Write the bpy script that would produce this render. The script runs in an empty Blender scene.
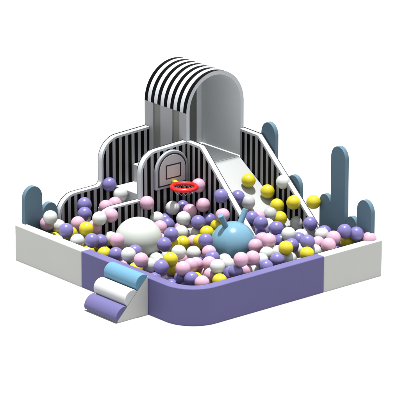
import bpy, bmesh, math, random
from mathutils import Vector
R = math.radians
# ------------------------------------------------------------------ camera, light, exposure
sc = bpy.context.scene
col = sc.collection
cam = bpy.data.objects.new('camera', bpy.data.cameras.new('camera'))
col.objects.link(cam); sc.camera = cam
cam.location = (-22.26104, -26.69918, 12.71752)
cam.rotation_euler = (R(72.21689), 0, R(-40.02914))
cam.data.sensor_width = 36; cam.data.lens = 292.528
cam.data.clip_start = 1; cam.data.clip_end = 400
w = bpy.data.worlds.new('World'); sc.world = w; w.use_nodes = True
bg = w.node_tree.nodes['Background']
bg.inputs[0].default_value = (1, 1, 1, 1); bg.inputs[1].default_value = 1.0
sun = bpy.data.lights.new('overhead_lamp', 'SUN'); sun.energy = 8.6; sun.angle = R(3)
sun.color = (1, .985, .96)
so = bpy.data.objects.new('overhead_lamp', sun); col.objects.link(so)
so.rotation_euler = (R(-.8), R(.8), 0)
sc.view_settings.view_transform = 'Standard'; sc.view_settings.look = 'None'
sc.view_settings.exposure = 0; sc.view_settings.gamma = 1
sc.cycles.max_bounces = 8; sc.cycles.diffuse_bounces = 5

# ------------------------------------------------------------------ materials
def mat(name, rgb, rough=.45, spec=.4, bump=0, bscale=60, mottle=0, mscale=6, coat=0):
    m = bpy.data.materials.new(name); m.use_nodes = True
    nt = m.node_tree; b = nt.nodes['Principled BSDF']
    b.inputs['Base Color'].default_value = (*rgb, 1)
    b.inputs['Roughness'].default_value = rough
    b.inputs['Specular IOR Level'].default_value = spec
    if coat: b.inputs['Coat Weight'].default_value = coat; b.inputs['Coat Roughness'].default_value = .15
    tc = nt.nodes.new('ShaderNodeTexCoord')
    if mottle:
        n = nt.nodes.new('ShaderNodeTexNoise'); n.inputs['Scale'].default_value = mscale; n.inputs['Detail'].default_value = 4
        nt.links.new(tc.outputs['Object'], n.inputs['Vector'])
        mx = nt.nodes.new('ShaderNodeMix'); mx.data_type = 'RGBA'
        mx.inputs[6].default_value = (*[c*(1-mottle) for c in rgb], 1)
        mx.inputs[7].default_value = (*[min(1, c*(1+mottle)) for c in rgb], 1)
        nt.links.new(n.outputs['Fac'], mx.inputs[0]); nt.links.new(mx.outputs[2], b.inputs['Base Color'])
    if bump:
        n = nt.nodes.new('ShaderNodeTexNoise'); n.inputs['Scale'].default_value = bscale; n.inputs['Detail'].default_value = 3
        nt.links.new(tc.outputs['Object'], n.inputs['Vector'])
        bp = nt.nodes.new('ShaderNodeBump'); bp.inputs['Strength'].default_value = bump; bp.inputs['Distance'].default_value = .002
        nt.links.new(n.outputs['Fac'], bp.inputs['Height']); nt.links.new(bp.outputs[0], b.inputs['Normal'])
    return m

def stripe_mat(name, axis, pitch, offset, frac, dark, light, rough=.5):
    m = mat(name, light, rough, spec=.02); nt = m.node_tree; b = nt.nodes['Principled BSDF']
    tc = nt.nodes.new('ShaderNodeTexCoord'); sx = nt.nodes.new('ShaderNodeSeparateXYZ')
    nt.links.new(tc.outputs['Object'], sx.inputs[0])
    def M(op, a, v):
        n = nt.nodes.new('ShaderNodeMath'); n.operation = op
        nt.links.new(a, n.inputs[0]); n.inputs[1].default_value = v
        return n.outputs[0]
    s = M('DIVIDE', M('ADD', sx.outputs[axis], offset), pitch)
    s = M('LESS_THAN', M('FRACT', s, 0), frac)
    mx = nt.nodes.new('ShaderNodeMix'); mx.data_type = 'RGBA'
    mx.inputs[6].default_value = (*light, 1); mx.inputs[7].default_value = (*dark, 1)
    nt.links.new(s, mx.inputs[0]); nt.links.new(mx.outputs[2], b.inputs['Base Color'])
    return m

WHITE = (.425, .435, .415); BLUE = (.095, .215, .31); PURPLE = (.101, .094, .215)
BLACK = (.003, .0025, .002); STRIPE = (.25, .26, .28)
white = mat('white_vinyl', WHITE, .45, .12, .25, 45, .02, 3)
coolwhite = mat('cool_white_vinyl', (.40, .425, .455), .45, .12, .2, 45, .02, 3)
purple = mat('purple_vinyl', PURPLE, .45, .1, .25, 45, .03, 3)
blue = mat('blue_vinyl', BLUE, .45, .1, .25, 45, .03, 3)
cactus_blue = mat('slate_blue_board', (.078, .135, .178), .5, .15, .2, 60, .04, 4)
bigwhite = mat('big_ball_white', (.37, .40, .375), .35, .3, .1, 25)
bigblue = mat('big_ball_blue', (.105, .22, .30), .22, .3, .1, 25)
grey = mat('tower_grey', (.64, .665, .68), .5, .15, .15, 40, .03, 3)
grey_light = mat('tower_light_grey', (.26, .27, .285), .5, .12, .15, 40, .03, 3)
darkgrey = mat('grey_green_panel', (.13, .14, .13), .5, .3, .1, 40, .05, 4)
edge_shade_m = mat('edge_shade_black', (.015, .015, .015), .6)  # near-black that stands in for shading along the panels' back edges
mat_floor = mat('brown_mat', (.10, .06, .045), .8, .2, .3, 30, .2, 5)
red = mat('red_hoop_steel', (.55, .012, .01), .3, .5)
yellow_m = mat('yellow_bracket', (.5, .42, .02), .4)
netm = mat('grey_net_cord', (.30, .30, .30), .8)
board_grey = mat('board_grey', (.36, .37, .385), .45, .4, .1, 40)
board_rim = mat('board_rim_grey', (.27, .29, .32), .4)
board_line = mat('board_black_line', (.01, .01, .012), .5)
board_box = mat('board_pinkish_grey', (.40, .39, .395), .45)
step_white = mat('step_white', (.42, .43, .44), .45, .12, .2, 45)
BALLM = {'W': mat('ball_white', (.41, .43, .42), .28, .35, .25, 22, .03, 8),
         'P': mat('ball_pink', (.44, .265, .355), .28, .35, .25, 22, .04, 8),
         'V': mat('ball_violet', (.125, .11, .275), .28, .35, .25, 22, .04, 8),
         'Y': mat('ball_yellow', (.43, .37, .015), .28, .35, .25, 22, .04, 8),
         'G': mat('ball_white_shaded', (.30, .31, .32), .32, .35, .25, 22, .04, 8)}  # G: white balls in shade, the shade put into the base colour
for m in BALLM.values():                            # the raised moulding seam round every ball
    nt = m.node_tree; L = nt.links; bp = next(n for n in nt.nodes if n.type == 'BUMP')
    noise = bp.inputs['Height'].links[0].from_socket
    tc = next(n for n in nt.nodes if n.type == 'TEX_COORD'); sx = nt.nodes.new('ShaderNodeSeparateXYZ')
    L.new(tc.outputs['Object'], sx.inputs[0])
    ab = nt.nodes.new('ShaderNodeMath'); ab.operation = 'ABSOLUTE'; L.new(sx.outputs[2], ab.inputs[0])
    mr = nt.nodes.new('ShaderNodeMapRange'); mr.inputs[1].default_value = .0008; mr.inputs[2].default_value = .003
    mr.inputs[3].default_value = 1.2; mr.inputs[4].default_value = 0; L.new(ab.outputs[0], mr.inputs[0])
    ad = nt.nodes.new('ShaderNodeMath'); ad.operation = 'ADD'; L.new(mr.outputs[0], ad.inputs[0]); L.new(noise, ad.inputs[1])
    L.new(ad.outputs[0], bp.inputs['Height'])

# ------------------------------------------------------------------ helpers
def tag(o, label=None, cat=None, group=None, kind=None):
    if label: o['label'] = label
    if cat: o['category'] = cat
    if group: o['group'] = group
    if kind: o['kind'] = kind
    return o

def thing(name, label, cat, loc, group=None):
    o = bpy.data.objects.new(name, None); col.objects.link(o)
    o.location = loc; o.empty_display_size = .1
    return tag(o, label, cat, group)

def obj(name, bm, mats, parent=None, bevel=0, loc=None, segs=3):
    """link bm (world coordinates) as one mesh object; its origin moves to the parent's (or loc)"""
    off = Vector(parent_world(parent)) if parent else Vector(loc or (0, 0, 0))
    bmesh.ops.translate(bm, verts=bm.verts, vec=-off)
    bmesh.ops.recalc_face_normals(bm, faces=bm.faces)
    for f in bm.faces: f.smooth = True
    for e in bm.edges:
        if len(e.link_faces) == 2 and e.calc_face_angle(0) > R(32): e.smooth = False
    me = bpy.data.meshes.new(name); bm.to_mesh(me); bm.free()
    for m in (mats if isinstance(mats, (list, tuple)) else [mats]): me.materials.append(m)
    o = bpy.data.objects.new(name, me); col.objects.link(o)
    if parent: o.parent = parent
    else: o.location = off
    if bevel:
        b = o.modifiers.new('bevel', 'BEVEL'); b.width = bevel; b.segments = segs
        b.limit_method = 'ANGLE'; b.angle_limit = R(32); b.harden_normals = True
    return o

def parent_world(p):
    v = Vector((0, 0, 0))
    while p is not None: v += p.location; p = p.parent
    return v

def box(bm, x0, x1, y0, y1, z0, z1):
    v = [bm.verts.new((x, y, z)) for z in (z0, z1) for x, y in ((x0, y0), (x1, y0), (x1, y1), (x0, y1))]
    for q in ((3, 2, 1, 0), (4, 5, 6, 7), (0, 1, 5, 4), (1, 2, 6, 5), (2, 3, 7, 6), (3, 0, 4, 7)):
        bm.faces.new([v[i] for i in q])

def prism(pts, axis, a0, a1):
    """extrude a 2-D outline; axis 'y': pts are (x, z); 'x': pts are (y, z); 'z': pts are (x, y)"""
    bm = bmesh.new()
    def P(p, a): return {'y': (p[0], a, p[1]), 'x': (a, p[0], p[1]), 'z': (p[0], p[1], a)}[axis]
    A = [bm.verts.new(P(p, a0)) for p in pts]; Bv = [bm.verts.new(P(p, a1)) for p in pts]
    fa = bm.faces.new(A); fb = bm.faces.new(list(reversed(Bv)))
    n = len(pts)
    for i in range(n): bm.faces.new((A[i], Bv[i], Bv[(i+1) % n], A[(i+1) % n]))
    return bm, fa, fb

def fillet(pts, radii, n=10):
    """round the corners of a closed outline"""
    out = []
    N = len(pts)
    for i in range(N):
        p = Vector(pts[i]); r = radii[i] if isinstance(radii, (list, tuple)) else radii
        if r <= 0: out.append(tuple(p)); continue
        a = (Vector(pts[i-1])-p); b = (Vector(pts[(i+1) % N])-p)
        la, lb = a.length, b.length; a /= la; b /= lb
        ang = math.acos(max(-1, min(1, a.dot(b))))
        t = min(r/math.tan(ang/2), la*.98, lb*.98); rr = t*math.tan(ang/2)
        c = p + (a+b).normalized()*(rr/math.sin(ang/2))
        s = p+a*t-c; e = p+b*t-c
        a0 = math.atan2(s.y, s.x); a1 = math.atan2(e.y, e.x)
        d = (a1-a0+math.pi) % (2*math.pi)-math.pi
        for k in range(n+1):
            q = a0+d*k/n; out.append((c.x+rr*math.cos(q), c.y+rr*math.sin(q)))
    return out

def sphere(r, seg=40, ring=22):
    bm = bmesh.new(); bmesh.ops.create_uvsphere(bm, u_segments=seg, v_segments=ring, radius=r)
    return bm

def tube(bm, a, b, r, seg=12, r2=None, cap=True):
    a = Vector(a); b = Vector(b); d = b-a; L = d.length
    rot = d.to_track_quat('Z', 'Y').to_matrix().to_4x4()
    res = bmesh.ops.create_cone(bm, cap_ends=cap, segments=seg, radius1=r, radius2=r if r2 is None else r2, depth=L)
    bmesh.ops.transform(bm, matrix=rot, verts=res['verts'])
    bmesh.ops.translate(bm, vec=(a+b)/2, verts=res['verts'])

A, B, H, T = 3.0, 3.278, .45, .13
J1, J2, RC = 1.98, 2.067, .409

# ------------------------------------------------------------------ the setting
bm = bmesh.new(); box(bm, -90, 90, -60, 120, -.2, 0)
tag(obj('floor', bm, mat('white_studio_floor', (.36,)*3, .9, .1)), kind='structure')
bm = bmesh.new(); box(bm, T+.004, 2.86, T+.004, 3.16, .004, .02)
tag(obj('pit_floor', bm, mat_floor), kind='structure')

# ------------------------------------------------------------------ the low padded walls
def wall_thing(name, label, pts, m, zt=H):
    t = thing(name, label, 'padded wall', (pts[0][0], pts[0][1], 0), 'low padded walls round the ball pit')
    bm, _, _ = prism(pts, 'z', -.03, zt)
    obj('padding', bm, m, t, .012)
    return t
wall_thing('padded_wall', 'cream white padded wall section at the left end, before the purple one',
           [(0, J1+.002), (T, J1+.002), (T, B), (0, B)], white)
arc = lambda r: [(RC-r*math.cos(a), RC-r*math.sin(a)) for a in [i*math.pi/2/24 for i in range(25)]]
outer = arc(RC); inner = arc(RC-T)[::-1]
wall_thing('padded_wall', 'purple padded wall section curving round the front corner of the pit',
           [(0, J1-.002)] + outer + [(J2-.002, 0), (J2-.002, T)] + inner + [(T, J1-.002)], purple)
wall_thing('padded_wall', 'cream white padded wall section at the right end, beside the purple one',
           [(J2+.002, 0), (A, 0), (A, T), (J2+.002, T)], white)

# ------------------------------------------------------------------ foam roll steps in front
t = thing('roll_steps', 'small steps of three half-round foam rolls against the purple wall', 'steps', (-.02, .73, 0))
Y0, Y1 = .73, 1.315
bm, _, _ = prism([(-.003, -.03), (-.445, -.03), (-.445, .032), (-.003, .474)], 'y', Y0, Y1)
wg = obj('wedge', bm, white, t, .006)
d = Vector((-.47, -.47)).normalized(); nrm = Vector((-d.y, d.x)) if -d.y < 0 else Vector((d.y, -d.x))
nrm = Vector((-.7071, .7071)); S0 = Vector((-.004, .478)); Ltot = .655
for i, (m, lb) in enumerate(((blue, 'light blue top roll'), (step_white, 'white middle roll'), (purple, 'purple bottom roll'))):
    rr = Ltot/6
    c = S0 + d*(rr*(2*i+1))
    pts = []
    for k in range(25):
        a = math.pi*k/24
        q = c + d*(-math.cos(a)*rr*.985) + nrm*(math.sin(a)*rr*(.985 if i < 2 else .68))
        pts.append((q.x, max(q.y, .003)))
    ee = .004 if i != 1 else .001
    bm, _, _ = prism(pts, 'y', Y0-ee, Y1+ee)
    tag(obj('roll', bm, m, t, .008), lb)

# ------------------------------------------------------------------ striped panels
def panel(name, label, pts, radii, axis, a_front, a_back, origin, off=0, cat='panel', rimw=.028, sp=.1, flush=None):
    """front face shows black and grey stripes inside a white rim; a thin dark sheet added behind paints the back-edge shade"""
    t = thing(name, label, cat, origin, 'striped panels of the play frame')
    P = fillet(pts, radii)
    bm, fa, fb = prism(P, axis, a_front, a_back)
    bmesh.ops.recalc_face_normals(bm, faces=bm.faces)
    for f in (fa, fb):
        f.material_index = 1
        r = bmesh.ops.inset_region(bm, faces=[f], thickness=rimw, depth=0, use_even_offset=True)
        for g in r['faces']: g.material_index = 0
        if flush is not None:                       # stripes run right up to the neighbour on that side
            for v in f.verts:
                c = v.co.x if axis == 'y' else v.co.y
                if abs(c-flush) < rimw*1.3:
                    if axis == 'y': v.co.x = flush-.001
                    else: v.co.y = flush-.001
    k = 0 if axis == 'y' else 1
    sm = stripe_mat('black_grey_stripes', k, sp, off+10, .54, BLACK, STRIPE)
    obj('padded_board', bm, [coolwhite, sm], t, 0)
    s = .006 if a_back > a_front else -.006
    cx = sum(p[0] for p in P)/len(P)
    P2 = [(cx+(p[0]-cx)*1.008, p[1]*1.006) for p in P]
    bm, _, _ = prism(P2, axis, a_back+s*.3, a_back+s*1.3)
    obj('edge_shade_sheet', bm, edge_shade_m, t)  # added sheet, its dark edge draws the shade line behind the rim
    return t

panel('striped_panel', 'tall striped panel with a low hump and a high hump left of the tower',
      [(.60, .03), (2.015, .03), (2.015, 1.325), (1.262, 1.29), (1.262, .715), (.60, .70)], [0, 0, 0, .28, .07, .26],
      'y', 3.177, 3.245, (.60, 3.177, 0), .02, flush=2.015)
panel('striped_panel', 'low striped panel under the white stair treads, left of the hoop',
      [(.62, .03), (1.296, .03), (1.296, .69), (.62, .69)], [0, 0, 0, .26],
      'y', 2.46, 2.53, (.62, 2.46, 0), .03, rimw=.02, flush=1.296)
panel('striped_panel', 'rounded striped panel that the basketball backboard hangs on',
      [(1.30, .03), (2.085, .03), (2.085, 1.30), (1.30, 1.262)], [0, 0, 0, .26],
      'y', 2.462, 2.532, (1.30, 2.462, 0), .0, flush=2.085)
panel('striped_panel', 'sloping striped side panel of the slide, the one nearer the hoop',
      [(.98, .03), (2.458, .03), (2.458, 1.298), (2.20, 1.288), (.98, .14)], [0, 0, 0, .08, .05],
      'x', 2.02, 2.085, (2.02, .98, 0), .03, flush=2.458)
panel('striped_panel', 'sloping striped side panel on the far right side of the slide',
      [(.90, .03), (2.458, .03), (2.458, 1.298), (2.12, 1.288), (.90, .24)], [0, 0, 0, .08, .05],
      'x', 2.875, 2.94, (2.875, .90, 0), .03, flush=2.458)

# ------------------------------------------------------------------ cactus-shaped panels
def cactus(label, axis, a0, a1, humps, base, origin):
    """upright rounded columns joined at the bottom into one outline: humps are (left, right, top)"""
    t = thing('cactus_panel', label, 'cactus panel', origin, 'slate blue cactus-shaped panels')
    pts = [(humps[0][0], .003)]
    for i, (l, r, top) in enumerate(humps):
        c = (l+r)/2; hw = (r-l)/2; hh = hw*1.15
        b = base[i-1] if i else None
        for k in range(21):
            a = math.pi*k/20
            pts.append((c-hw*math.cos(a), top-hh+hh*math.sin(a)))
        if i < len(humps)-1:
            bz = base[i]; nl = humps[i+1][0]
            g = (nl-r)/2; 
            for k in range(9):
                a = math.pi*k/8
                pts.append(((r+nl)/2-g*math.cos(a), bz+g-g*math.sin(a)))
    pts.append((humps[-1][1], .003))
    bm, _, _ = prism(pts, axis, a0, a1)
    obj('board', bm, cactus_blue, t, .008, segs=2)
    return t
cactus('slate blue panel of one tall and one low rounded column at the far left corner', 'y', 3.20, 3.262,
       [(.098, .362, .905), (.368, .594, .65)], [.57], (.098, 3.20, 0))
cactus('slate blue cactus panel with a tall middle column behind the right wall', 'x', 2.90, 2.96,
       [(.096, .345, .91), (.352, .545, .65), (.562, .812, 1.47), (.822, 1.01, .82)], [.56, .585, .70], (2.90, .096, 0))
cactus('slate blue cactus panel half hidden behind the slide\'s far striped panel', 'x', 2.965, 3.025,
       [(1.44, 1.685, .89), (1.905, 2.165, 1.455)], [.45], (2.965, 1.44, 0))

# ------------------------------------------------------------------ stairs, slide, tower
t = thing('stair_block', 'white foam stair block climbing to the tower between the striped panels', 'stairs', (.9, 2.54, 0))
bm, _, _ = prism([(.9, .004), (.9, .225), (1.19, .225), (1.19, .455), (1.47, .455), (1.47, .672), (1.748, .672),
                  (1.748, .90), (2.012, .90), (2.012, .004)], 'y', 2.54, 3.17)
obj('treads', bm, step_white, t, .01)

t = thing('slide', 'wide white slide running from the tower down into the balls', 'slide', (2.48, 2.45, 0))
zr = lambda y: .942-.636*(2.46-y)
bm, _, _ = prism([(2.455, .022), (2.455, zr(2.46)), (2.44, zr(2.44)), (1.12, zr(1.12)), (1.02, .035), (1.0, .022)], 'x', 2.09, 2.87)
obj('ramp', bm, mat('slide_white', (.33, .345, .35), .3, .3, .05, 20), t, .004)

t = thing('arched_tower', 'tall grey tower with a black and white striped barrel roof', 'tower', (2.09, 2.465, 0))
XL, XR, YF, YB, ZP, ZS, ZT = 2.02, 2.94, 2.465, 3.27, .945, 1.645, 0
bm = bmesh.new(); box(bm, 2.092, 2.868, 2.465, 3.17, .022, ZP)
obj('platform', bm, grey, t, .004)
def slotted(axis, a0, a1, u0, u1, z0, z1, slots):
    """wall with sunk full-height slots; returns wall and list of slot panels (boxes)"""
    bm = bmesh.new(); edges = [u0]; 
    for s in slots: edges += [s[0], s[1]]
    edges.append(u1)
    for i in range(0, len(edges), 2):
        if axis == 'x': box(bm, a0, a1, edges[i], edges[i+1], z0, z1)
        else: box(bm, edges[i], edges[i+1], a0, a1, z0, z1)
    return bm
sl = [(2.60, 2.74), (2.965, 3.11)]
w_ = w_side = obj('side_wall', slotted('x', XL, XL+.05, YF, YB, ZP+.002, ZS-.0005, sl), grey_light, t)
for a, b in sl:
    bm = bmesh.new(); box(bm, XL+.015, XL+.042, a+.001, b-.001, ZP+.004, ZS-.004); obj('inset_panel', bm, darkgrey, w_)
bsl = [(2.65, 2.81)]
w_ = obj('back_wall', slotted('y', YB-.065, YB-.004, XL+.052, XR-.052, ZP+.002, ZS+.12, bsl), grey, t, .004)
for a, b in bsl:
    bm = bmesh.new(); box(bm, a+.001, b-.001, YB-.05, YB-.02, ZP+.004, ZS+.118); obj('inset_panel', bm, darkgrey, w_)
# arched top of the back wall
cx = (XL+XR)/2; RO = (XR-XL)/2; RI = RO-.05
pts = [(cx+(RI-.004)*math.cos(math.pi*k/32), ZS+(RI-.004)*math.sin(math.pi*k/32)) for k in range(33)]
pts = [p for p in pts if p[1] > ZS+.122]
zc = ZS+.122; xw = math.sqrt((RI-.004)**2-.122**2)
pts = [(cx+xw, zc)] + pts + [(cx-xw, zc)]
bm, _, _ = prism(pts, 'y', YB-.065, YB-.004)
obj('back_gable', bm, grey, t)
bm = bmesh.new(); box(bm, XR-.05, XR, YF, YB, ZP+.002, ZS-.0005)
sw = obj('side_wall', bm, grey, t)
for q in (w_side, sw):
    q.data.materials.append(coolwhite)
    for f in q.data.polygons:
        if f.normal.y < -.9 and (q.data.vertices[f.vertices[0]].co.y < .01): f.material_index = 1
# barrel roof
bm = bmesh.new()
N = 48
rings = []
for y, r in ((YF, RO), (YF, RI), (YB, RI), (YB, RO)):
    rings.append([bm.verts.new((cx-r*math.cos(math.pi*k/N), y, ZS+r*math.sin(math.pi*k/N))) for k in range(N+1)])
for j in range(4):
    a, b = rings[j], rings[(j+1) % 4]
    for k in range(N):
        f = bm.faces.new((a[k], a[k+1], b[k+1], b[k]))
        f.material_index = 1 if j == 3 else (2 if j == 1 else 0)
for k in (0, N): bm.faces.new([rg[k] for rg in rings])
rf = obj('barrel_roof', bm, [coolwhite, stripe_mat('roof_stripes', 1, (YB-YF+.002)/6.5, 0, .5, (.003, .003, .003), (.42, .45, .48), .5), grey], t)

# ------------------------------------------------------------------ basketball hoop
t = thing('basketball_hoop', 'small basketball hoop with red ring and grey arched backboard', 'basketball hoop', (1.755, 2.46, .8))
def arch_pts(x0, x1, z0, zt, ins=0):
    x0 += ins; x1 -= ins; z0 += ins; zt -= ins
    c = (x0+x1)/2; r = (x1-x0)/2
    return [(x0, z0), (x1, z0)] + [(c+r*math.cos(math.pi*k/24), zt-r*.95+r*.95*math.sin(math.pi*k/24)) for k in range(25)]
bm, _, _ = prism(arch_pts(1.50, 2.005, .78, 1.245), 'y', 2.415, 2.458)
bb = obj('backboard', bm, board_rim, t, .012)
bm, _, _ = prism(arch_pts(1.50, 2.005, .78, 1.245, .032), 'y', 2.411, 2.416)
obj('border_line', bm, board_line, bb)
bm, _, _ = prism(arch_pts(1.50, 2.005, .78, 1.245, .050), 'y', 2.407, 2.412)
obj('board_face', bm, board_grey, bb)
bm = bmesh.new()
x0, x1, z0, z1, q = 1.645, 1.882, .895, 1.075, .014
for bx in ((x0, x1, z0, z0+q), (x0, x1, z1-q, z1), (x0, x0+q, z0+q+.0005, z1-q-.0005), (x1-q, x1, z0+q+.0005, z1-q-.0005)):
    box(bm, bx[0], bx[1], 2.4035, 2.4075, bx[2], bx[3])
obj('target_square', bm, board_line, bb)
bm = bmesh.new(); box(bm, x0+q+.001, x1-q-.001, 2.4045, 2.4074, z0+q+.001, z1-q-.001)
obj('square_face', bm, board_box, bb)
hc = Vector((1.742, 2.176, .84)); hr = .150; tr = .027
bm = bmesh.new()
NU, NV = 56, 14
vs = [[bm.verts.new((hc.x+(hr+tr*math.cos(v*2*math.pi/NV))*math.cos(u*2*math.pi/NU),
                     hc.y+(hr+tr*math.cos(v*2*math.pi/NV))*math.sin(u*2*math.pi/NU),
                     hc.z+tr*math.sin(v*2*math.pi/NV))) for v in range(NV)] for u in range(NU)]
for u in range(NU):
    for v in range(NV):
        bm.faces.new((vs[u][v], vs[(u+1) % NU][v], vs[(u+1) % NU][(v+1) % NV], vs[u][(v+1) % NV]))
ring = obj('ring', bm, red, t)
bm = bmesh.new(); box(bm, 1.735, 1.80, 2.375, 2.405, .80, .865)
box(bm, 1.74, 1.785, 2.325, 2.374, .845, .862)
obj('bracket', bm, yellow_m, t, .004)
bm = bmesh.new(); ns = 12
def netp(i, lv):
    rr = [.13, .118, .100, .082, .072][lv]; z = hc.z-.008-lv*.036
    a = 2*math.pi*(i+.5*(lv % 2))/ns
    return (hc.x+rr*math.cos(a), hc.y+rr*math.sin(a), z)
for lv in range(2):
    for i in range(ns):
        k = i if lv % 2 == 0 else i+1
        tube(bm, netp(i, lv), netp(i, lv+1), .0019, 5)
        tube(bm, netp(i, lv), netp(i-1 if lv % 2 == 0 else i+1, lv+1), .0019, 5)
obj('net', bm, netm, t)

# ------------------------------------------------------------------ the two big balls
wb = sphere(.284, 64, 36); bmesh.ops.scale(wb, vec=(1, 1, .93), verts=wb.verts)
bmesh.ops.translate(wb, vec=(.856, 1.964, .42), verts=wb.verts)
tag(obj('exercise_ball', wb, bigwhite, loc=(.856, 1.964, .42)), 'very large plain white ball lying among the small balls', 'large ball')
bc = Vector((1.714, 1.231, .36))
t = thing('hopper_ball', 'very large light blue ball with two stubby horn handles', 'hopper ball', bc)
s_ = sphere(.275, 64, 36); bmesh.ops.translate(s_, vec=bc, verts=s_.verts); obj('ball_body', s_, bigblue, t)
for s in (-1, 1):
    bm = bmesh.new(); tube(bm, bc+Vector((s*.09, 0, .20)), bc+Vector((s*.20, 0, .400)), .036, 24)
    obj('horn', bm, bigblue, t, .006)

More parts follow.
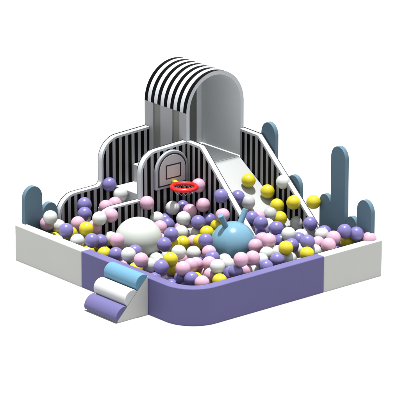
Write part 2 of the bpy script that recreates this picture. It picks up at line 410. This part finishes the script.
# ------------------------------------------------------------------ the small balls
# kind, x, y, z, label
BALLS = [
    ('W', 0.303, 2.968, 0.555, 'white ball on top of the pile by the left slate blue panel'),
    ('P', 0.351, 3.100, 0.436, 'the one half-hidden pink ball along the left white wall'),
    ('W', 0.514, 3.085, 0.367, 'the one half-hidden white ball along the left white wall'),
    ('V', 0.216, 2.545, 0.518, 'the one fully-visible violet ball along the left white wall'),
    ('Y', 0.343, 2.627, 0.428, 'the one half-hidden yellow ball along the left white wall'),
    ('W', 0.599, 2.810, 0.328, 'right one of two barely-showing white balls along the left white wall'),
    ('W', 0.234, 2.350, 0.430, 'the one fully-visible white ball along the left white wall'),
    ('V', 0.850, 2.999, 0.600, 'upper of two stacked violet balls before the low striped hump'),
    ('V', 0.770, 2.895, 0.520, 'lower of two stacked violet balls before the low striped hump'),
    ('P', 0.549, 2.743, 0.484, 'the one fully-visible pink ball along the left white wall'),
    ('Y', 0.395, 2.384, 0.540, 'the one fully-visible yellow ball left of the big white ball'),
    ('W', 0.587, 2.373, 0.629, 'the one fully-visible white ball left of the big white ball'),
    ('P', 0.790, 2.406, 0.620, 'the one fully-visible pink ball left of the big white ball'),
    ('V', 0.218, 2.051, 0.516, 'left one of two fully-visible violet balls left of the big white ball'),
    ('V', 0.432, 2.159, 0.430, 'the one half-hidden violet ball left of the big white ball'),
    ('Y', 0.236, 1.836, 0.399, 'the one half-hidden yellow ball left of the big white ball'),
    ('P', 0.600, 2.486, 0.493, 'the one half-hidden pink ball left of the big white ball'),
    ('W', 0.700, 2.299, 0.372, 'the one half-hidden white ball left of the big white ball'),
    ('P', 0.412, 1.819, 0.540, 'left one of two fully-visible pink balls in front of the big white ball'),
    ('V', 0.271, 1.665, 0.430, 'right one of two fully-visible violet balls left of the big white ball'),
    ('W', 0.216, 1.358, 0.521, 'left one of two fully-visible white balls in front of the big white ball'),
    ('V', 0.501, 1.591, 0.430, 'the one half-hidden violet ball in front of the big white ball'),
    ('P', 0.216, 1.123, 0.515, 'right one of two fully-visible pink balls in front of the big white ball'),
    ('W', 0.359, 1.145, 0.414, 'right one of two fully-visible white balls in front of the big white ball'),
    ('V', 0.216, 0.755, 0.526, 'the one fully-visible violet ball in front of the big white ball'),
    ('V', 0.971, 1.490, 0.574, 'second from left of three fully-visible violet balls between the two big balls'),
    ('V', 0.734, 1.330, 0.540, 'leftmost of three fully-visible violet balls between the two big balls'),
    ('P', 1.215, 1.988, 0.318, 'right one of two barely-showing pink balls in front of the big white ball'),
    ('P', 1.304, 2.105, 0.434, 'the one half-hidden pink ball behind the big white ball'),
    ('V', 1.470, 2.164, 0.421, 'leftmost of three half-hidden violet balls under the basketball hoop'),
    ('V', 1.599, 2.370, 0.394, 'left one of two barely-showing violet balls under the basketball hoop'),
    ('W', 1.442, 2.330, 0.460, 'the one half-hidden white ball behind the big white ball'),
    ('W', 1.697, 2.344, 0.540, 'left one of two fully-visible white balls under the basketball hoop'),
    ('W', 1.537, 1.942, 0.540, 'right one of two fully-visible white balls under the basketball hoop'),
    ('V', 1.877, 2.370, 0.505, 'second from left of three half-hidden violet balls under the basketball hoop'),
    ('P', 1.774, 2.104, 0.545, 'the one fully-visible pink ball under the basketball hoop'),
    ('P', 1.898, 2.006, 0.620, 'pink ball below right of the hoop ring, against the slide panel stripes'),
    ('V', 1.875, 2.206, 0.441, 'right one of two barely-showing violet balls under the basketball hoop'),
    ('V', 1.598, 1.739, 0.530, 'the one fully-visible violet ball under the basketball hoop'),
    ('V', 1.942, 1.937, 0.434, 'rightmost of three half-hidden violet balls under the basketball hoop'),
    ('W', 1.383, 1.804, 0.430, 'left one of two half-hidden white balls between the two big balls'),
    ('G', 1.659, 1.961, 0.299, 'the one barely-showing shade-greyed white ball between the two big balls'),
    ('W', 1.623, 1.801, 0.367, 'right one of two half-hidden white balls between the two big balls'),
    ('Y', 1.225, 1.580, 0.389, 'second from left of four half-hidden yellow balls between the two big balls'),
    ('Y', 1.057, 1.542, 0.428, 'leftmost of four half-hidden yellow balls between the two big balls'),
    ('P', 1.402, 1.587, 0.361, 'left one of two half-hidden pink balls between the two big balls'),
    ('Y', 1.339, 1.397, 0.430, 'third from left of four half-hidden yellow balls between the two big balls'),
    ('V', 1.202, 1.131, 0.540, 'rightmost of three fully-visible violet balls between the two big balls'),
    ('Y', 1.614, 1.595, 0.430, 'rightmost of four half-hidden yellow balls between the two big balls'),
    ('Y', 1.881, 1.714, 0.429, 'the one half-hidden yellow ball behind the big blue ball'),
    ('P', 1.893, 1.632, 0.584, 'the one fully-visible pink ball behind the big blue ball'),
    ('W', 0.684, 1.004, 0.540, 'left one of two fully-visible white balls between the two big balls'),
    ('W', 1.001, 1.114, 0.430, 'right one of two fully-visible white balls between the two big balls'),
    ('Y', 0.435, 0.856, 0.543, 'the one fully-visible yellow ball inside the purple front corner'),
    ('Y', 0.522, 0.927, 0.407, 'the one half-hidden yellow ball inside the purple front corner'),
    ('V', 0.625, 1.019, 0.298, 'third from left of five barely-showing violet balls inside the purple front corner'),
    ('P', 0.377, 0.557, 0.523, 'leftmost of three fully-visible pink balls inside the purple front corner'),
    ('P', 0.694, 0.796, 0.428, 'second from left of three fully-visible pink balls inside the purple front corner'),
    ('P', 0.846, 0.883, 0.384, 'leftmost of three half-hidden pink balls inside the purple front corner'),
    ('V', 0.425, 0.641, 0.375, 'the one half-hidden violet ball inside the purple front corner'),
    ('V', 0.386, 0.410, 0.433, 'the one fully-visible violet ball inside the purple front corner'),
    ('P', 0.392, 0.234, 0.431, 'rightmost of three fully-visible pink balls inside the purple front corner'),
    ('P', 0.897, 0.703, 0.430, 'second from left of three half-hidden pink balls inside the purple front corner'),
    ('V', 1.059, 0.836, 0.430, 'the one half-hidden violet ball in front of the big blue ball'),
    ('W', 0.696, 0.318, 0.540, 'the one fully-visible white ball in front of the big blue ball'),
    ('P', 0.697, 0.435, 0.406, 'rightmost of three half-hidden pink balls inside the purple front corner'),
    ('Y', 0.644, 0.217, 0.403, 'the one half-hidden yellow ball in front of the big blue ball'),
    ('V', 0.949, 0.288, 0.426, 'the one fully-visible violet ball in front of the big blue ball'),
    ('P', 1.145, 1.001, 0.437, 'right one of two half-hidden pink balls between the two big balls'),
    ('P', 0.975, 0.227, 0.589, 'leftmost of three fully-visible pink balls in front of the big blue ball'),
    ('P', 1.207, 0.290, 0.540, 'second from left of three fully-visible pink balls in front of the big blue ball'),
    ('P', 1.121, 0.324, 0.390, 'the one half-hidden pink ball in front of the big blue ball'),
    ('P', 1.734, 0.845, 0.430, 'rightmost of three fully-visible pink balls in front of the big blue ball'),
    ('P', 1.773, 0.651, 0.540, 'the one fully-visible pink ball right of the big blue ball'),
    ('P', 2.039, 1.072, 0.390, 'the one half-hidden pink ball right of the big blue ball'),
    ('W', 1.643, 0.537, 0.430, 'second from left of five half-hidden white balls right of the big blue ball'),
    ('W', 1.435, 0.402, 0.430, 'leftmost of five half-hidden white balls right of the big blue ball'),
    ('V', 1.352, 0.218, 0.416, 'leftmost of three half-hidden violet balls right of the big blue ball'),
    ('V', 1.593, 0.293, 0.430, 'the one fully-visible violet ball right of the big blue ball'),
    ('Y', 1.743, 0.315, 0.540, 'the one fully-visible yellow ball right of the big blue ball'),
    ('W', 1.819, 0.538, 0.409, 'third from left of five half-hidden white balls right of the big blue ball'),
    ('W', 1.820, 0.335, 0.382, 'fourth from left of five half-hidden white balls right of the big blue ball'),
    ('W', 2.180, 0.587, 0.344, 'rightmost of five half-hidden white balls right of the big blue ball'),
    ('V', 2.042, 0.547, 0.446, 'rightmost of three half-hidden violet balls right of the big blue ball'),
    ('Y', 1.990, 0.216, 0.437, 'the one fully-visible yellow ball beside the right-hand purple-white wall joint'),
    ('V', 2.089, 0.319, 0.540, 'the one fully-visible violet ball beside the right-hand purple-white wall joint'),
    ('P', 2.364, 0.438, 0.430, 'the one half-hidden pink ball beside the right-hand purple-white wall joint'),
    ('W', 2.199, 0.316, 0.397, 'third from left of four half-hidden white balls beside the right-hand purple-white wall joint'),
    ('W', 2.112, 0.681, 0.538, 'the one fully-visible white ball at the foot of the slide'),
    ('V', 2.146, 0.939, 0.539, 'right one of two fully-visible violet balls at the foot of the slide'),
    ('V', 2.651, 0.897, 0.500, 'violet ball at the bottom end of the far slide rim'),
    ('W', 2.736, 0.983, 0.369, 'second from left of four half-hidden white balls beside the right-hand purple-white wall joint'),
    ('V', 2.111, 0.815, 0.419, 'second from left of three half-hidden violet balls right of the big blue ball'),
    ('V', 2.289, 0.698, 0.430, 'the one half-hidden violet ball beside the right-hand purple-white wall joint'),
    ('W', 2.425, 0.809, 0.416, 'leftmost of four half-hidden white balls beside the right-hand purple-white wall joint'),
    ('W', 2.565, 0.590, 0.455, 'rightmost of four half-hidden white balls beside the right-hand purple-white wall joint'),
    ('V', 2.703, 0.698, 0.429, 'the one barely-showing violet ball beside the right-hand purple-white wall joint'),
    ('P', 2.331, 0.216, 0.475, 'left one of two fully-visible pink balls along the right white wall'),
    ('P', 2.484, 0.297, 0.509, 'right one of two fully-visible pink balls along the right white wall'),
    ('P', 2.773, 0.524, 0.370, 'the one barely-showing pink ball along the right white wall'),
    ('V', 2.655, 0.291, 0.559, 'left one of two fully-visible violet balls along the right white wall'),
    ('V', 2.778, 0.216, 0.519, 'right one of two fully-visible violet balls along the right white wall'),
    ('Y', 2.752, 0.351, 0.400, 'the one half-hidden yellow ball along the right white wall'),
    ('P', 2.905, 0.126, 0.450, 'the one half-hidden pink ball along the right white wall'),
    ('V', 2.171, 1.413, 0.543, 'the one fully-visible violet ball behind the big blue ball'),
    ('P', 2.397, 1.566, 0.472, 'the one half-hidden pink ball at the foot of the slide'),
    ('V', 2.082, 1.150, 0.567, 'left one of two fully-visible violet balls at the foot of the slide'),
    ('W', 2.356, 1.338, 0.430, 'the one barely-showing white ball at the foot of the slide'),
    ('V', 2.172, 1.234, 0.413, 'the one half-hidden violet ball at the foot of the slide'),
    ('P', 2.204, 1.431, 0.386, 'the one barely-showing pink ball behind the big blue ball'),
    ('P', 1.094, 2.886, 0.544, 'pink ball on the stair tread, left of the two beside the low striped panel'),
    ('P', 1.252, 2.909, 0.544, 'pink ball on the stair tread, right of the two beside the low striped panel'),
    ('W', 1.378, 2.955, 0.630, 'white ball lying on the stair tread left of the hoop panel'),
    ('V', 1.349, 3.138, 0.720, 'violet ball above the stairs, in front of the inner corner of the two humps'),
    ('P', 1.330, 2.384, 0.670, 'pink ball in front of the rounded hoop panel, above the big white ball'),
    ('P', 1.964, 2.170, 0.815, 'pink ball just behind the right end of the red hoop ring'),
    ('W', 2.877, 1.651, 0.800, 'white ball against the sloping white rim of the far slide panel'),
    ('Y', 2.837, 1.048, 0.700, 'yellow ball highest and farthest right, against the bare background by the cactus'),
    ('V', 1.932, 1.710, 0.800, 'violet ball in front of the slide panel nearer the hoop'),
    ('V', 2.331, 1.864, 0.665, 'violet ball on the slide just inside its near rim'),
    ('G', 2.414, 1.768, 0.604, 'shade-greyed white ball on the slide touching the violet one, highest such ball'),
    ('Y', 2.650, 2.034, 0.773, 'yellow ball highest up on the white slide'),
    ('Y', 2.791, 1.840, 0.650, 'second highest yellow ball on the white slide, at its right edge'),
    ('G', 2.588, 1.556, 0.469, 'shade-greyed white ball on the slide between the other two such balls'),
    ('Y', 2.678, 1.477, 0.419, 'lowest yellow ball on the slide, below and right of the middle shade-greyed ball'),
    ('Y', 2.775, 1.640, 0.522, 'third highest yellow ball on the slide, directly above the middle shade-greyed ball'),
    ('G', 2.857, 1.366, 0.348, 'shade-greyed white ball lowest down the slide by the far striped panel'),
    ('Y', 2.804, 1.374, 0.620, 'yellow ball in front of the rim of the far striped slide panel'),
    ('V', 2.620, 0.373, 0.270, 'the one barely-showing violet ball along the right white wall'),
    ('V', 0.390, 0.522, 0.277, 'fourth from left of five barely-showing violet balls inside the purple front corner'),
    ('V', 1.107, 0.523, 0.282, 'right one of two barely-showing violet balls in front of the big blue ball'),
    ('W', 1.470, 0.520, 0.259, 'the one barely-showing white ball in front of the big blue ball'),
    ('V', 0.310, 0.684, 0.288, 'second from left of five barely-showing violet balls inside the purple front corner'),
    ('Y', 0.667, 0.680, 0.294, 'the one barely-showing yellow ball inside the purple front corner'),
    ('V', 1.201, 0.681, 0.245, 'left one of two barely-showing violet balls in front of the big blue ball'),
    ('V', 0.404, 0.831, 0.254, 'leftmost of five barely-showing violet balls inside the purple front corner'),
    ('P', 0.926, 0.830, 0.271, 'rightmost of three barely-showing pink balls inside the purple front corner'),
    ('W', 1.292, 0.832, 0.299, 'right one of two half-hidden white balls in front of the big blue ball'),
    ('V', 0.311, 0.997, 0.284, 'second from left of three barely-showing violet balls in front of the big white ball'),
    ('W', 1.378, 0.992, 0.285, 'left one of two half-hidden white balls in front of the big blue ball'),
    ('V', 1.118, 1.145, 0.279, 'rightmost of five barely-showing violet balls inside the purple front corner'),
    ('P', 1.012, 1.313, 0.293, 'second from left of three barely-showing pink balls inside the purple front corner'),
    ('Y', 0.395, 1.452, 0.272, 'the one barely-showing yellow ball in front of the big white ball'),
    ('W', 0.759, 1.456, 0.270, 'the one barely-showing white ball in front of the big white ball'),
    ('P', 0.305, 1.622, 0.289, 'left one of two barely-showing pink balls in front of the big white ball'),
    ('W', 0.846, 1.616, 0.251, 'the one half-hidden white ball in front of the big white ball'),
    ('W', 1.022, 1.605, 0.258, 'the one barely-showing white ball inside the purple front corner'),
    ('V', 0.574, 1.766, 0.261, 'leftmost of three barely-showing violet balls in front of the big white ball'),
    ('P', 1.823, 2.079, 0.280, 'the one barely-showing pink ball between the two big balls'),
    ('Y', 0.309, 2.232, 0.299, 'left one of two barely-showing yellow balls left of the big white ball'),
    ('Y', 0.481, 2.228, 0.297, 'right one of two barely-showing yellow balls left of the big white ball'),
    ('P', 1.726, 2.239, 0.291, 'the one barely-showing pink ball under the basketball hoop'),
    ('W', 1.908, 2.236, 0.263, 'the one barely-showing white ball under the basketball hoop'),
    ('W', 0.313, 2.861, 0.272, 'left one of two barely-showing white balls along the left white wall'),
    ('Y', 0.389, 3.014, 0.249, 'the one barely-showing yellow ball along the left white wall'),
    ('P', 0.734, 1.306, 0.070, 'leftmost of three barely-showing pink balls inside the purple front corner'),
    ('V', 0.805, 1.466, 0.103, 'rightmost of three barely-showing violet balls in front of the big white ball'),
    ('V', 1.339, 2.069, 0.111, 'the one barely-showing violet ball between the two big balls'),
]
NAMES = {'W': 'white', 'P': 'pink', 'V': 'violet', 'Y': 'yellow', 'G': 'grey'}  # G is a white ball with shade put into its colour
def ball_mesh(c):
    """a hollow plastic play ball: two half shells meeting in a fine raised moulding seam"""
    bm = sphere(.088, 36, 24)
    for f in bm.faces: f.smooth = True
    me = bpy.data.meshes.new('play_ball'); bm.to_mesh(me); bm.free(); me.materials.append(BALLM[c])
    return me
BM = {c: ball_mesh(c) for c in NAMES}
rng = random.Random(5)
first = {}
for c, x, y, z, label in BALLS:
    if c not in first:
        o = bpy.data.objects.new('play_ball', BM[c]); first[c] = o
    else: o = first[c].copy()
    col.objects.link(o)
    o.location = (x, y, z)
    o.rotation_euler = (rng.uniform(0, 6.28), rng.uniform(0, 6.28), rng.uniform(0, 6.28))
    tag(o, label, 'play ball', 'small plastic play balls filling the pit')
